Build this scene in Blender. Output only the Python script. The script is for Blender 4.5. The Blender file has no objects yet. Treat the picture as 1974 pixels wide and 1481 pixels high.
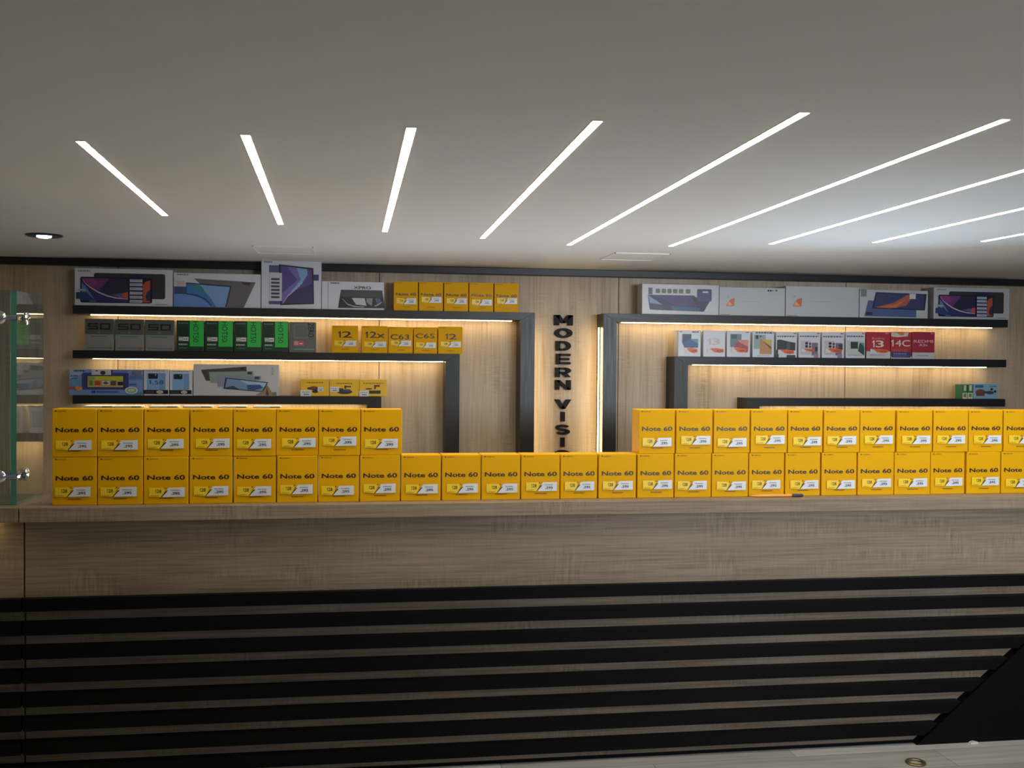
import bpy, bmesh, math, random
from mathutils import Vector, Matrix

sc = bpy.context.scene
COL = sc.collection
random.seed(7)

# ------------------------------------------------------------------ camera
W, H, F = 1974, 1481, 2030.0
EYE = Vector((0, 0, 1.628))
yaw, pit, rol = 0.15398, 0.01463, -0.00785
fw = Vector((math.sin(yaw) * math.cos(pit), math.cos(yaw) * math.cos(pit), -math.sin(pit)))
r0 = Vector((math.cos(yaw), -math.sin(yaw), 0))
d0 = fw.cross(r0)
RT = math.cos(rol) * r0 + math.sin(rol) * d0
DN = -math.sin(rol) * r0 + math.cos(rol) * d0
cd = bpy.data.cameras.new('camera')
cam = bpy.data.objects.new('camera', cd)
COL.objects.link(cam)
UPV, BK = -DN, -fw
cam.matrix_world = Matrix(((RT.x, UPV.x, BK.x, EYE.x), (RT.y, UPV.y, BK.y, EYE.y), (RT.z, UPV.z, BK.z, EYE.z), (0, 0, 0, 1)))
cd.sensor_width = 36
cd.lens = 36 * F / W
cd.clip_start = 0.05
sc.camera = cam

def ray(u, v):
    return RT * ((u - W / 2) / F) + DN * ((v - H / 2) / F) + fw
def at(u, v, Y):          # point of the plane y = Y seen there
    d = ray(u, v)
    return EYE + d * (Y / d.y)
def atz(u, v, Z):
    d = ray(u, v)
    return EYE + d * ((Z - EYE.z) / d.z)

# ------------------------------------------------------------------ light, world, exposure
sc.view_settings.view_transform = 'Standard'
sc.view_settings.look = 'None'
sc.view_settings.gamma = 1
sc.view_settings.use_curve_mapping = False
sc.view_settings.exposure = 0.0
sc.cycles.use_denoising = True
sc.cycles.max_bounces = 10
sc.cycles.transparent_max_bounces = 16
wd = bpy.data.worlds.new('world')
sc.world = wd
wd.use_nodes = True
wd.node_tree.nodes['Background'].inputs[0].default_value = (0.80, 0.88, 1.0, 1)
wd.node_tree.nodes['Background'].inputs[1].default_value = 0.085

def area_light(name, loc, aim, sx, sy, power, color, spread=180):
    l = bpy.data.lights.new(name, 'AREA')
    l.shape = 'RECTANGLE'
    l.size, l.size_y, l.energy, l.color = sx, sy, power, color
    l.spread = math.radians(spread)
    o = bpy.data.objects.new(name, l)
    COL.objects.link(o)
    o.location = loc
    o.rotation_euler = (Vector(aim) - Vector(loc)).to_track_quat('-Z', 'Y').to_euler()
    return o
# daylight through the open shop front behind the camera, and added unseen fill lamps overhead and behind the counter
area_light('shopfront_daylight', (3.6, -2.3, 2.0), (2.2, 6.9, 1.6), 2.2, 0.8, 22, (0.80, 0.90, 1.0), 50)
area_light('overhead_fill', (2.6, 1.1, 2.26), (2.55, 2.6, 0), 3.0, 0.9, 20, (1.0, 0.96, 0.90), 160)  # added fill lamp out of view, brightens the floor and counter
area_light('fill_uplight', (1.4, 5.75, 0.95), (1.2, 4.4, 2.3), 4.0, 0.4, 17, (0.86, 0.93, 1.0), 170)  # added uplight hidden behind the counter to brighten the ceiling
area_light('ceiling_glow_fill', (2.9, 5.4, 0.95), (2.1, 3.6, 2.28), 0.5, 0.4, 6.5, (0.56, 0.79, 1.0), 110)  # added cool lamp for the bluish ceiling glow, no screen is modelled

# ------------------------------------------------------------------ sizes (metres)
SLT = 0.034                               # how far the slats stand out
YC, YA, YBOX = 4.20, 4.275, 4.32          # worktop edge, counter front, boxes on the worktop
YW, YS, YP = 6.88, 6.70, 6.712            # wall, shelf front, products on the shelves
ZC = at(672, 509.5, 6.82).z               # ceiling
ZT = at(1000, 968.5, YC).z                # worktop top
XL, XR, YF = -5.2, 8.6, -2.6

# ------------------------------------------------------------------ materials
def lin(c):
    c = c / 255
    return c / 12.92 if c <= 0.04045 else ((c + 0.055) / 1.055) ** 2.4
def hexc(h):
    h = h.lstrip('#')
    return tuple(lin(int(h[i:i + 2], 16)) for i in (0, 2, 4)) + (1,)
MC = {}
def pm(key, col, rough=0.5, metal=0, spec=0.5, emis=None, es=0, coat=0):
    if key in MC:
        return MC[key]
    m = bpy.data.materials.new(key)
    m.use_nodes = True
    b = m.node_tree.nodes['Principled BSDF']
    b.inputs['Base Color'].default_value = col if len(col) == 4 else (*col, 1)
    b.inputs['Roughness'].default_value = rough
    b.inputs['Metallic'].default_value = metal
    b.inputs['Specular IOR Level'].default_value = spec
    b.inputs['Coat Weight'].default_value = coat
    if emis:
        b.inputs['Emission Color'].default_value = (*emis, 1)
        b.inputs['Emission Strength'].default_value = es
    MC[key] = m
    return m
def ink(h):
    return pm('ink_' + h.strip('#'), hexc(h), 0.38)
def nodes(m):
    nt = m.node_tree
    return nt, nt.nodes, nt.links, nt.nodes['Principled BSDF']

def wood(key, c1, c2, c3, horiz, rough=0.5, scale=1.0):
    m = pm(key, c1, rough, spec=0.35)
    nt, N, L, b = nodes(m)
    tc = N.new('ShaderNodeTexCoord')
    def mp(sx, sy, sz, off=0):
        q = N.new('ShaderNodeMapping')
        q.inputs['Scale'].default_value = (sx, sy, sz)
        q.inputs['Location'].default_value = (off, off * .7, off * .3)
        L.new(tc.outputs['Object'], q.inputs[0])
        return q
    def ax(a, c):      # a along the grain, c across
        return (a * scale, c * scale, c * scale) if horiz else (c * scale, c * scale, a * scale)
    # broad cathedral figure
    n1 = N.new('ShaderNodeTexNoise'); n1.inputs['Scale'].default_value = 1; n1.inputs['Detail'].default_value = 3
    L.new(mp(*ax(0.7, 3.0)).outputs[0], n1.inputs['Vector'])
    mul = N.new('ShaderNodeMath'); mul.operation = 'MULTIPLY'; mul.inputs[1].default_value = 22
    L.new(n1.outputs['Fac'], mul.inputs[0])
    sn = N.new('ShaderNodeMath'); sn.operation = 'SINE'; L.new(mul.outputs[0], sn.inputs[0])
    # fine fibre
    n2 = N.new('ShaderNodeTexNoise'); n2.inputs['Scale'].default_value = 1; n2.inputs['Detail'].default_value = 5; n2.inputs['Roughness'].default_value = .65
    L.new(mp(*(ax(2.6, 95.0) if horiz else ax(2.2, 60.0)), 3).outputs[0], n2.inputs['Vector'])
    # saw marks across the grain
    n3 = N.new('ShaderNodeTexNoise'); n3.inputs['Scale'].default_value = 1; n3.inputs['Detail'].default_value = 3
    L.new(mp(*ax(110, 12), 9).outputs[0], n3.inputs['Vector'])
    # slow change from board to board
    n4 = N.new('ShaderNodeTexNoise'); n4.inputs['Scale'].default_value = 1; n4.inputs['Detail'].default_value = 2
    L.new(mp(*ax(0.5, 4.5), 5).outputs[0], n4.inputs['Vector'])
    def madd(a, k, bsock=None):
        q = N.new('ShaderNodeMath'); q.operation = 'MULTIPLY_ADD'; q.inputs[1].default_value = k
        L.new(a, q.inputs[0])
        if bsock is None: q.inputs[2].default_value = 0
        else: L.new(bsock, q.inputs[2])
        return q.outputs[0]
    s = madd(sn.outputs[0], 0.03 if horiz else 0.06)
    s = madd(n2.outputs['Fac'], 0.85, s)
    # the saw marks come in patches
    n5 = N.new('ShaderNodeTexNoise'); n5.inputs['Scale'].default_value = 1; n5.inputs['Detail'].default_value = 1
    L.new(mp(*ax(3.5, 9), 13).outputs[0], n5.inputs['Vector'])
    pk = N.new('ShaderNodeMapRange'); pk.inputs['From Min'].default_value = .52; pk.inputs['From Max'].default_value = .68
    L.new(n5.outputs['Fac'], pk.inputs['Value'])
    ce = N.new('ShaderNodeMath'); ce.operation = 'SUBTRACT'; ce.inputs[1].default_value = .5; L.new(n3.outputs['Fac'], ce.inputs[0])
    pm_ = N.new('ShaderNodeMath'); pm_.operation = 'MULTIPLY'; L.new(pk.outputs[0], pm_.inputs[0]); L.new(ce.outputs[0], pm_.inputs[1])
    s = madd(pm_.outputs[0], 0.55 if horiz else 0.4, s)
    s = madd(n3.outputs['Fac'], 0.12, s)
    s = madd(n4.outputs['Fac'], 0.42 if horiz else 0.62, s)
    mr = N.new('ShaderNodeMapRange'); mr.inputs['From Min'].default_value = 0.50; mr.inputs['From Max'].default_value = 0.98
    L.new(s, mr.inputs['Value'])
    cr = N.new('ShaderNodeValToRGB')
    e = cr.color_ramp.elements
    e[0].position, e[0].color = 0.0, (*c3, 1)
    e[1].position, e[1].color = 1.0, (*c2, 1)
    k = e.new(0.5); k.color = (*c1, 1)
    L.new(mr.outputs[0], cr.inputs[0])
    L.new(cr.outputs[0], b.inputs['Base Color'])
    bp = N.new('ShaderNodeBump'); bp.inputs['Strength'].default_value = 0.12; bp.inputs['Distance'].default_value = 0.002
    L.new(n2.outputs['Fac'], bp.inputs['Height']); L.new(bp.outputs[0], b.inputs['Normal'])
    return m

OAKW = wood('oak_wall', (0.50, 0.40, 0.295), (0.60, 0.50, 0.385), (0.33, 0.25, 0.17), False)
OAKC = wood('oak_counter', (0.29, 0.225, 0.16), (0.38, 0.30, 0.22), (0.18, 0.132, 0.09), True)
CEIL = pm('ceiling_paint', (0.77, 0.785, 0.80), 0.8, spec=0.2)
nt, N, L, b = nodes(CEIL)
_n = N.new('ShaderNodeTexNoise'); _n.inputs['Scale'].default_value = 60; _n.inputs['Detail'].default_value = 3
_b = N.new('ShaderNodeBump'); _b.inputs['Strength'].default_value = .03; L.new(_n.outputs[0], _b.inputs['Height']); L.new(_b.outputs[0], b.inputs['Normal'])
PLAST = pm('plain_plaster', (0.62, 0.60, 0.57), 0.85)
BLACK = pm('black_laminate', (0.018, 0.019, 0.022), 0.34, spec=0.32)
nt, N, L, b = nodes(BLACK)
_n = N.new('ShaderNodeTexNoise'); _n.inputs['Scale'].default_value = 9; _n.inputs['Detail'].default_value = 6
_m = N.new('ShaderNodeMapRange'); _m.inputs['To Min'].default_value = .24; _m.inputs['To Max'].default_value = .46
L.new(_n.outputs[0], _m.inputs[0]); L.new(_m.outputs[0], b.inputs['Roughness'])
BLKMAT = pm('black_slat_paint', (0.004, 0.004, 0.0045), 0.45, spec=0.08)
LETTER = pm('black_acrylic', (0.005, 0.005, 0.005), 0.55, spec=0.2)
GAP = pm('dark_joint', (0.02, 0.016, 0.012), 0.8)
WHITE = pm('white_card', (0.69, 0.72, 0.82), 0.35)
YEL = pm('yellow_card', (0.80, 0.415, 0.002), 0.5, spec=0.10)
CHROME = pm('chrome', (0.85, 0.86, 0.88), 0.08, 1)
LEDM = pm('warm_led', (0.9, 0.8, 0.6), 0.5, emis=(1.0, 0.71, 0.33), es=28)
DIFF = pm('strip_diffuser', (0.9, 0.88, 0.8), 0.5, emis=(1.0, 0.89, 0.69), es=28)
COOL = pm('cool_led', (0.9, 0.9, 0.95), 0.5, emis=(0.72, 0.86, 1.0), es=6)

def floor_mat():
    m = pm('grey_plank', (0.3, 0.3, 0.3), 0.35)
    nt, N, L, b = nodes(m)
    tc = N.new('ShaderNodeTexCoord'); mp = N.new('ShaderNodeMapping')
    mp.inputs['Rotation'].default_value = (0, 0, 0.0)
    L.new(tc.outputs['Object'], mp.inputs[0])
    br = N.new('ShaderNodeTexBrick')
    br.inputs['Color1'].default_value = (0.60, 0.60, 0.595, 1); br.inputs['Color2'].default_value = (0.36, 0.36, 0.355, 1)
    br.inputs['Mortar'].default_value = (0.12, 0.12, 0.12, 1)
    br.inputs['Scale'].default_value = 1; br.inputs['Mortar Size'].default_value = 0.0015
    br.inputs['Brick Width'].default_value = 1.25; br.inputs['Row Height'].default_value = 0.19
    L.new(mp.outputs[0], br.inputs[0])
    mp2 = N.new('ShaderNodeMapping'); mp2.inputs['Scale'].default_value = (2, 40, 1); L.new(tc.outputs['Object'], mp2.inputs[0])
    n = N.new('ShaderNodeTexNoise'); n.inputs['Scale'].default_value = 1; n.inputs['Detail'].default_value = 5; L.new(mp2.outputs[0], n.inputs[0])
    mx = N.new('ShaderNodeMix'); mx.data_type = 'RGBA'; mx.blend_type = 'OVERLAY'; mx.inputs[0].default_value = .45
    L.new(br.outputs[0], mx.inputs[6]); L.new(n.outputs['Fac'], mx.inputs[7]); L.new(mx.outputs[2], b.inputs['Base Color'])
    return m
FLOORM = floor_mat()

def clear_mat(key, tint, rough, base, bump=0):
    m = bpy.data.materials.new(key); m.use_nodes = True
    nt = m.node_tree; N = nt.nodes; L = nt.links; N.clear()
    out = N.new('ShaderNodeOutputMaterial'); mx = N.new('ShaderNodeMixShader')
    tr = N.new('ShaderNodeBsdfTransparent'); tr.inputs[0].default_value = (*tint, 1)
    gl = N.new('ShaderNodeBsdfGlossy'); gl.inputs['Roughness'].default_value = rough
    ge = N.new('ShaderNodeNewGeometry'); dt = N.new('ShaderNodeVectorMath'); dt.operation = 'DOT_PRODUCT'
    L.new(ge.outputs['Normal'], dt.inputs[0]); L.new(ge.outputs['Incoming'], dt.inputs[1])
    ab = N.new('ShaderNodeMath'); ab.operation = 'ABSOLUTE'; L.new(dt.outputs['Value'], ab.inputs[0])
    su = N.new('ShaderNodeMath'); su.operation = 'SUBTRACT'; su.inputs[0].default_value = 1; L.new(ab.outputs[0], su.inputs[1])
    po = N.new('ShaderNodeMath'); po.operation = 'POWER'; po.inputs[1].default_value = 5; L.new(su.outputs[0], po.inputs[0])
    ma = N.new('ShaderNodeMath'); ma.operation = 'MULTIPLY_ADD'; ma.inputs[1].default_value = 1 - base; ma.inputs[2].default_value = base; ma.use_clamp = True
    L.new(po.outputs[0], ma.inputs[0])
    L.new(ma.outputs[0], mx.inputs[0]); L.new(tr.outputs[0], mx.inputs[1]); L.new(gl.outputs[0], mx.inputs[2]); L.new(mx.outputs[0], out.inputs[0])
    if bump:
        tc = N.new('ShaderNodeTexCoord'); vo = N.new('ShaderNodeTexNoise'); vo.inputs['Scale'].default_value = 22; vo.inputs['Detail'].default_value = 5
        bp = N.new('ShaderNodeBump'); bp.inputs['Strength'].default_value = bump; bp.inputs['Distance'].default_value = .02
        L.new(tc.outputs['Object'], vo.inputs[0]); L.new(vo.outputs[0], bp.inputs['Height']); L.new(bp.outputs[0], gl.inputs['Normal'])
    MC[key] = m
    return m
GLASS = clear_mat('clear_glass', (0.84, 0.89, 0.87), 0.01, 0.10)
FILM = clear_mat('cling_film', (1, 1, 1), 0.05, 0.02, 1.0)
GEDGE = pm('green_glass_edge', (0.08, 0.25, 0.19), 0.2)

# ------------------------------------------------------------------ mesh builder
class MB:
    def __init__(s):
        s.v, s.f, s.m, s.mats = [], [], [], []
    def mi(s, m):
        if m not in s.mats: s.mats.append(m)
        return s.mats.index(m)
    def add(s, vs, fs, m):
        o = len(s.v); k = s.mi(m)
        s.v += [tuple(v) for v in vs]
        for f in fs:
            s.f.append([o + i for i in f]); s.m.append(k)
    def box(s, x0, y0, z0, x1, y1, z1, m, bev=0.0):
        if bev > 0:
            bm = bmesh.new()
            bmesh.ops.create_cube(bm, size=1)
            for v in bm.verts:
                v.co = Vector(((x0 + x1) / 2 + v.co.x * (x1 - x0), (y0 + y1) / 2 + v.co.y * (y1 - y0), (z0 + z1) / 2 + v.co.z * (z1 - z0)))
            bmesh.ops.bevel(bm, geom=bm.edges[:], offset=bev, segments=2, affect='EDGES', profile=.5)
            bm.verts.index_update()
            s.add([v.co for v in bm.verts], [[v.index for v in f.verts] for f in bm.faces], m)
            bm.free()
        else:
            s.add([(x0, y0, z0), (x1, y0, z0), (x1, y1, z0), (x0, y1, z0), (x0, y0, z1), (x1, y0, z1), (x1, y1, z1), (x0, y1, z1)],
                  [(0, 3, 2, 1), (4, 5, 6, 7), (0, 1, 5, 4), (1, 2, 6, 5), (2, 3, 7, 6), (3, 0, 4, 7)], m)
    def prism(s, pts, y0, y1, m):         # outline in x,z, thickness along y
        n = len(pts)
        s.add([(x, y0, z) for x, z in pts] + [(x, y1, z) for x, z in pts],
              [list(range(n)), list(range(2 * n - 1, n - 1, -1))] + [(i, n + i, n + (i + 1) % n, (i + 1) % n) for i in range(n)], m)
    def lathe(s, prof, axis, c, m, n=32):  # profile of (radius, along axis)
        vs, fs = [], []
        for r, t in prof:
            for i in range(n):
                a = 2 * math.pi * i / n
                p = (r * math.cos(a), r * math.sin(a), t)
                if axis == 'y': p = (p[0], p[2], p[1])
                if axis == 'x': p = (p[2], p[0], p[1])
                vs.append((p[0] + c[0], p[1] + c[1], p[2] + c[2]))
        for j in range(len(prof) - 1):
            for i in range(n):
                fs.append((j * n + i, j * n + (i + 1) % n, (j + 1) * n + (i + 1) % n, (j + 1) * n + i))
        fs.append(list(range(n))); fs.append(list(range((len(prof) - 1) * n, len(prof) * n)))
        s.add(vs, fs, m)
    def build(s, name, parent=None, loc=None, smooth=False):
        me = bpy.data.meshes.new(name)
        me.from_pydata(s.v, [], s.f)
        for m in s.mats: me.materials.append(m)
        me.polygons.foreach_set('material_index', s.m)
        me.update()
        bm = bmesh.new(); bm.from_mesh(me)
        bmesh.ops.recalc_face_normals(bm, faces=bm.faces[:]) if not getattr(s, 'flat', False) else None
        bm.to_mesh(me); bm.free()
        if smooth:
            me.polygons.foreach_set('use_smooth', [True] * len(me.polygons))
            me.set_sharp_from_angle(angle=math.radians(40))
        o = bpy.data.objects.new(name, me)
        COL.objects.link(o)
        if parent: o.parent = parent
        if loc is not None: o.location = loc
        return o

def tag(o, label, cat, group=None):
    o['label'] = label; o['category'] = cat
    if group: o['group'] = group
    return o
def thing(name, label, cat, loc=(0, 0, 0), group=None):
    o = bpy.data.objects.new(name, None)
    o.empty_display_size = .05
    COL.objects.link(o); o.location = loc
    return tag(o, label, cat, group)
def struct(o, label=None):
    o['kind'] = 'structure'
    if label: o['label'] = label
    return o

TXT = {}
def glyphs(t, bold=0.0, extrude=0.0):
    k = (t, bold, extrude)
    if k in TXT: return TXT[k]
    c = bpy.data.curves.new('txt', 'FONT')
    c.body = t; c.size = 1; c.offset = bold; c.extrude = extrude; c.resolution_u = 4
    o = bpy.data.objects.new('txt', c)
    COL.objects.link(o)
    bpy.context.view_layer.update()
    me = bpy.data.meshes.new_from_object(o.evaluated_get(bpy.context.evaluated_depsgraph_get()))
    vs = [v.co.copy() for v in me.vertices]; fs = [list(p.vertices) for p in me.polygons]
    bpy.data.objects.remove(o); bpy.data.curves.remove(c); bpy.data.meshes.remove(me)
    x0 = min(v.x for v in vs); x1 = max(v.x for v in vs); y0 = min(v.y for v in vs); y1 = max(v.y for v in vs)
    TXT[k] = ([((v.x - x0) / (x1 - x0), (v.y - y0) / (y1 - y0), v.z) for v in vs], fs)
    return TXT[k]

STEP = 0.0007
def prints(mb, w, h, layers, y0=0.0, x0=None, z0=0.0):
    """flat printing on the front face; u,v run 0..1 from the lower left corner"""
    if x0 is None: x0 = -w / 2
    for i, l in enumerate(layers):
        y = y0 - STEP * (1 + i * 0.5)
        P = lambda u, v: (x0 + u * w, y, z0 + v * h)
        k = l[0]
        if k == 'r':
            _, a, b_, c, d, col = l[:6]
            mb.add([P(a, b_), P(c, b_), P(c, d), P(a, d)], [(0, 1, 2, 3)], ink(col))
        elif k == 'rr':            # rounded rectangle
            _, a, b_, c, d, col, rad = l
            ru, rv = rad / w, rad / h
            pts = []
            for cx, cy, s in ((c - ru, b_ + rv, -90), (c - ru, d - rv, 0), (a + ru, d - rv, 90), (a + ru, b_ + rv, 180)):
                for j in range(5):
                    an = math.radians(s + j * 22.5)
                    pts.append(P(cx + ru * math.cos(an), cy + rv * math.sin(an)))
            mb.add(pts, [list(range(len(pts)))], ink(col))
        elif k == 'p':
            mb.add([P(*q) for q in l[1]], [list(range(len(l[1])))], ink(l[2]))
        elif k == 'e':
            _, a, b_, ra, rb, col = l
            pts = [P(a + ra * math.cos(t * math.pi / 12), b_ + rb * math.sin(t * math.pi / 12)) for t in range(24)]
            mb.add(pts, [list(range(24))], ink(col))
        elif k == 'band':          # curved ribbon through points with a width
            _, pts, wd_, col = l
            vs, n = [], len(pts)
            for j, q in enumerate(pts):
                g = wd_ * (0.35 + 0.65 * math.sin(math.pi * (j + .5) / n))
                vs += [P(q[0], q[1] - g), P(q[0], q[1] + g)]
            mb.add(vs, [(2 * j, 2 * j + 2, 2 * j + 3, 2 * j + 1) for j in range(n - 1)], ink(col))
        elif k == 't':             # text filling a rectangle; rot=True reads downwards
            t, a, b_, c, d, col = l[1:7]
            bold = l[7] if len(l) > 7 else 0.0
            rot = l[8] if len(l) > 8 else False
            if t[0] == '1' and not rot and len(t) > 1:
                f_ = 0.20 if len(t) == 2 else 0.13
                X = lambda q: a + (c - a) * f_ * q
                Z = lambda q: b_ + (d - b_) * q
                mb.add([P(X(.45), Z(0)), P(X(1), Z(0)), P(X(1), Z(1)), P(X(.5), Z(1)), P(X(0), Z(.80)), P(X(0), Z(.62)), P(X(.45), Z(.76))], [(0, 1, 2, 3, 4, 5, 6)], ink(col))
                a = a + (c - a) * (f_ + .09); t = t[1:]
            vs, fs = glyphs(t, bold)
            if rot: vv = [P(a + (c - a) * q[1], d - (d - b_) * q[0]) for q in vs]
            else: vv = [P(a + (c - a) * q[0], b_ + (d - b_) * q[1]) for q in vs]
            mb.add(vv, fs, ink(col))
        elif k == 'dash':          # a line of print too small to read
            _, a, b_, c, d, col, n = l
            rs = random.Random(n * 31 + int(a * 97))
            x = a
            while x < c - 0.004:
                e = min(c, x + (c - a) / n * rs.uniform(.5, 1.1))
                mb.add([P(x, b_), P(e, b_), P(e, d), P(x, d)], [(0, 1, 2, 3)], ink(col))
                x = e + (c - a) / n * .22
def norm(layers, x0, y0, x1, y1):
    """turn layers written in crop pixels (y down) into face fractions"""
    U = lambda x: (x - x0) / (x1 - x0)
    V = lambda y: (y1 - y) / (y1 - y0)
    out = []
    for l in layers:
        k = l[0]
        if k in ('r', 'rr', 'dash'): out.append((k, U(l[1]), V(l[4]), U(l[3]), V(l[2])) + tuple(l[5:]))
        elif k == 'p': out.append((k, [(U(a), V(c)) for a, c in l[1]], l[2]))
        elif k == 'band': out.append((k, [(U(a), V(c)) for a, c in l[1]], l[2] / (y1 - y0), l[3]))
        elif k == 'e': out.append((k, U(l[1]), V(l[2]), l[3] / (x1 - x0), l[4] / (y1 - y0), l[5]))
        elif k == 't': out.append((k, l[1], U(l[2]), V(l[5]), U(l[4]), V(l[3])) + tuple(l[6:]))
    return out

def carton(name, w, h, d, mat, layers, loc, label, cat, group=None, side=None):
    mb = MB()
    mb.box(-w / 2, 0, 0, w / 2, d, h, mat, min(0.0025, w * .02))
    prints(mb, w, h, layers)
    return tag(mb.build(name, loc=loc), label, cat, group)
def sticker(parent, w, h, layers, u0, v0, u1, v1, name='price_sticker', lab=None, base=None):
    """a stuck-on label: a child of the box, its own thin sheet"""
    mb = MB()
    sw, sh = (u1 - u0) * w, (v1 - v0) * h
    if base:
        mb.box(0, -0.0006, 0, sw, 0, sh, ink(base))
        prints(mb, sw, sh, layers, -0.0006, 0)
    else:
        prints(mb, sw, sh, layers, 0, 0)
    o = mb.build(name, parent, (-w / 2 + u0 * w, -0.0045, v0 * h))
    if lab: o['label'] = lab
    return o

# ------------------------------------------------------------------ the setting
mb = MB(); mb.box(XL, YF, -0.1, XR, YW + .1, 0, FLOORM); struct(mb.build('floor'))
mb = MB(); mb.box(XL, YF, ZC, XR, YW + .1, ZC + .1, CEIL); struct(mb.build('ceiling'))
mb = MB(); mb.box(XL, YW + .012, 0, XR, YW + .1, ZC, GAP)
seams = [XL] + [at(px, 640, YW).x for px in (-310, 227.5, 731, 1192, 1630, 2050)] + [XR]
for a, c in zip(seams[:-1], seams[1:]):
    mb.box(a + .002, YW, 0, c - .002, YW + .013, ZC, OAKW, .0012)
struct(mb.build('wall_back'))
mb = MB(); mb.box(XL - .1, YF, 0, XL, YW + .1, ZC, PLAST); struct(mb.build('wall_left'))
mb = MB(); mb.box(XR, YF, 0, XR + .1, YW + .1, ZC, PLAST); struct(mb.build('wall_right'))
zc0 = at(987, 530, 6.82).z
mb = MB(); mb.box(XL, 6.82, zc0, XR, YW, ZC, BLACK, .003); struct(mb.build('trim_1'), 'black cornice strip where wall meets ceiling')

# ------------------------------------------------------------------ ceiling lights
strips = [((155, 272), (318, 415), 'short ceiling light strip slanting at far left, near the downlight'),
          ((473, 260), (541, 432), 'second ceiling light strip from the left, leaning slightly right'),
          ((793, 246), (742, 446), 'steep ceiling light strip over the yellow boxes of the top left shelf'),
          ((1152, 233), (930, 459), 'ceiling light strip ending above the top left shelf corner, fourth from left'),
          ((1551, 217), (1097, 472), 'long ceiling light strip pointing at the wall letters'),
          ((1938, 230), (1293, 474), 'longest ceiling light strip, running from the access panel to the upper right'),
          ((2259, 245), (1486, 470), 'ceiling light strip leaving the right edge, uppermost of three cut off'),
          ((2589, 260), (1686, 467), 'ceiling light strip leaving the right edge, middle of three cut off'),
          ((2922, 275), (1895, 465), 'barely visible ceiling light strip at the right edge, lowest of three cut off')]
for a, c, lab in strips:
    A, B = atz(*a, ZC), atz(*c, ZC)
    d = (B - A); ln = d.length; mid = (A + B) / 2
    t = thing('ceiling_light', lab, 'ceiling light', (mid.x, mid.y, ZC), 'recessed linear lights in the ceiling')
    t.rotation_euler.z = math.atan2(d.y, d.x)
    mb = MB(); mb.box(-ln / 2 - .006, -.0155, -.0015, ln / 2 + .006, .0155, 0, pm('strip_frame', (.7, .68, .62), .4)); mb.build('frame', t)
    mb = MB(); mb.box(-ln / 2, -.0125, -.0022, ln / 2, .0125, -.0015, DIFF); mb.build('diffuser', t)
p = atz(85, 453, ZC)
t = thing('downlight', 'round black recessed downlight with cool white lamp at far left of ceiling', 'downlight', (p.x, p.y, ZC))
rr = (atz(118, 453, ZC) - atz(52, 453, ZC)).length / 2
mb = MB(); mb.lathe([(rr, 0), (rr, -.004), (rr * .9, -.009), (rr * .62, -.008), (rr * .5, -.003)], 'z', (0, 0, 0), pm('downlight_black', (.02, .02, .022), .3)); mb.build('bezel', t, smooth=True)
mb = MB(); mb.lathe([(rr * .40, -.004), (rr * .40, -.012), (rr * .25, -.016), (.001, -.017)], 'z', (0, 0, 0), COOL); mb.build('lamp', t, smooth=True)
for q, lab in (([(500, 487), (610, 488), (601, 476), (485, 475)], 'thin white edged access panel in ceiling above the tall tablet box'),
               ([(1157, 499), (1264, 500), (1290, 489), (1182, 488)], 'thin white edged access panel in ceiling above the wall letters')):
    P = [atz(a, c, ZC) for a, c in q]
    x0 = (P[0].x + P[3].x) / 2; x1 = (P[1].x + P[2].x) / 2; y0 = P[2].y; y1 = P[0].y
    t = thing('access_panel', lab, 'access panel', ((x0 + x1) / 2, (y0 + y1) / 2, ZC), 'ceiling access panels')
    a, c = (x1 - x0) / 2, abs(y1 - y0) / 2
    mb = MB(); e = .004
    wm = pm('panel_edge', (.93, .93, .92), .4)
    for bx in ((-a, -c, a, -c + e * 2), (-a, c - e * 2, a, c), (-a, -c, -a + e, c), (a - e, -c, a, c)):
        mb.box(bx[0], bx[1], -.006, bx[2], bx[3], 0, wm)
    mb.build('frame', t)
    mb = MB(); mb.box(-a + e, -c + e * 2, -.003, a - e, c - e * 2, 0, CEIL); mb.build('panel', t)

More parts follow.
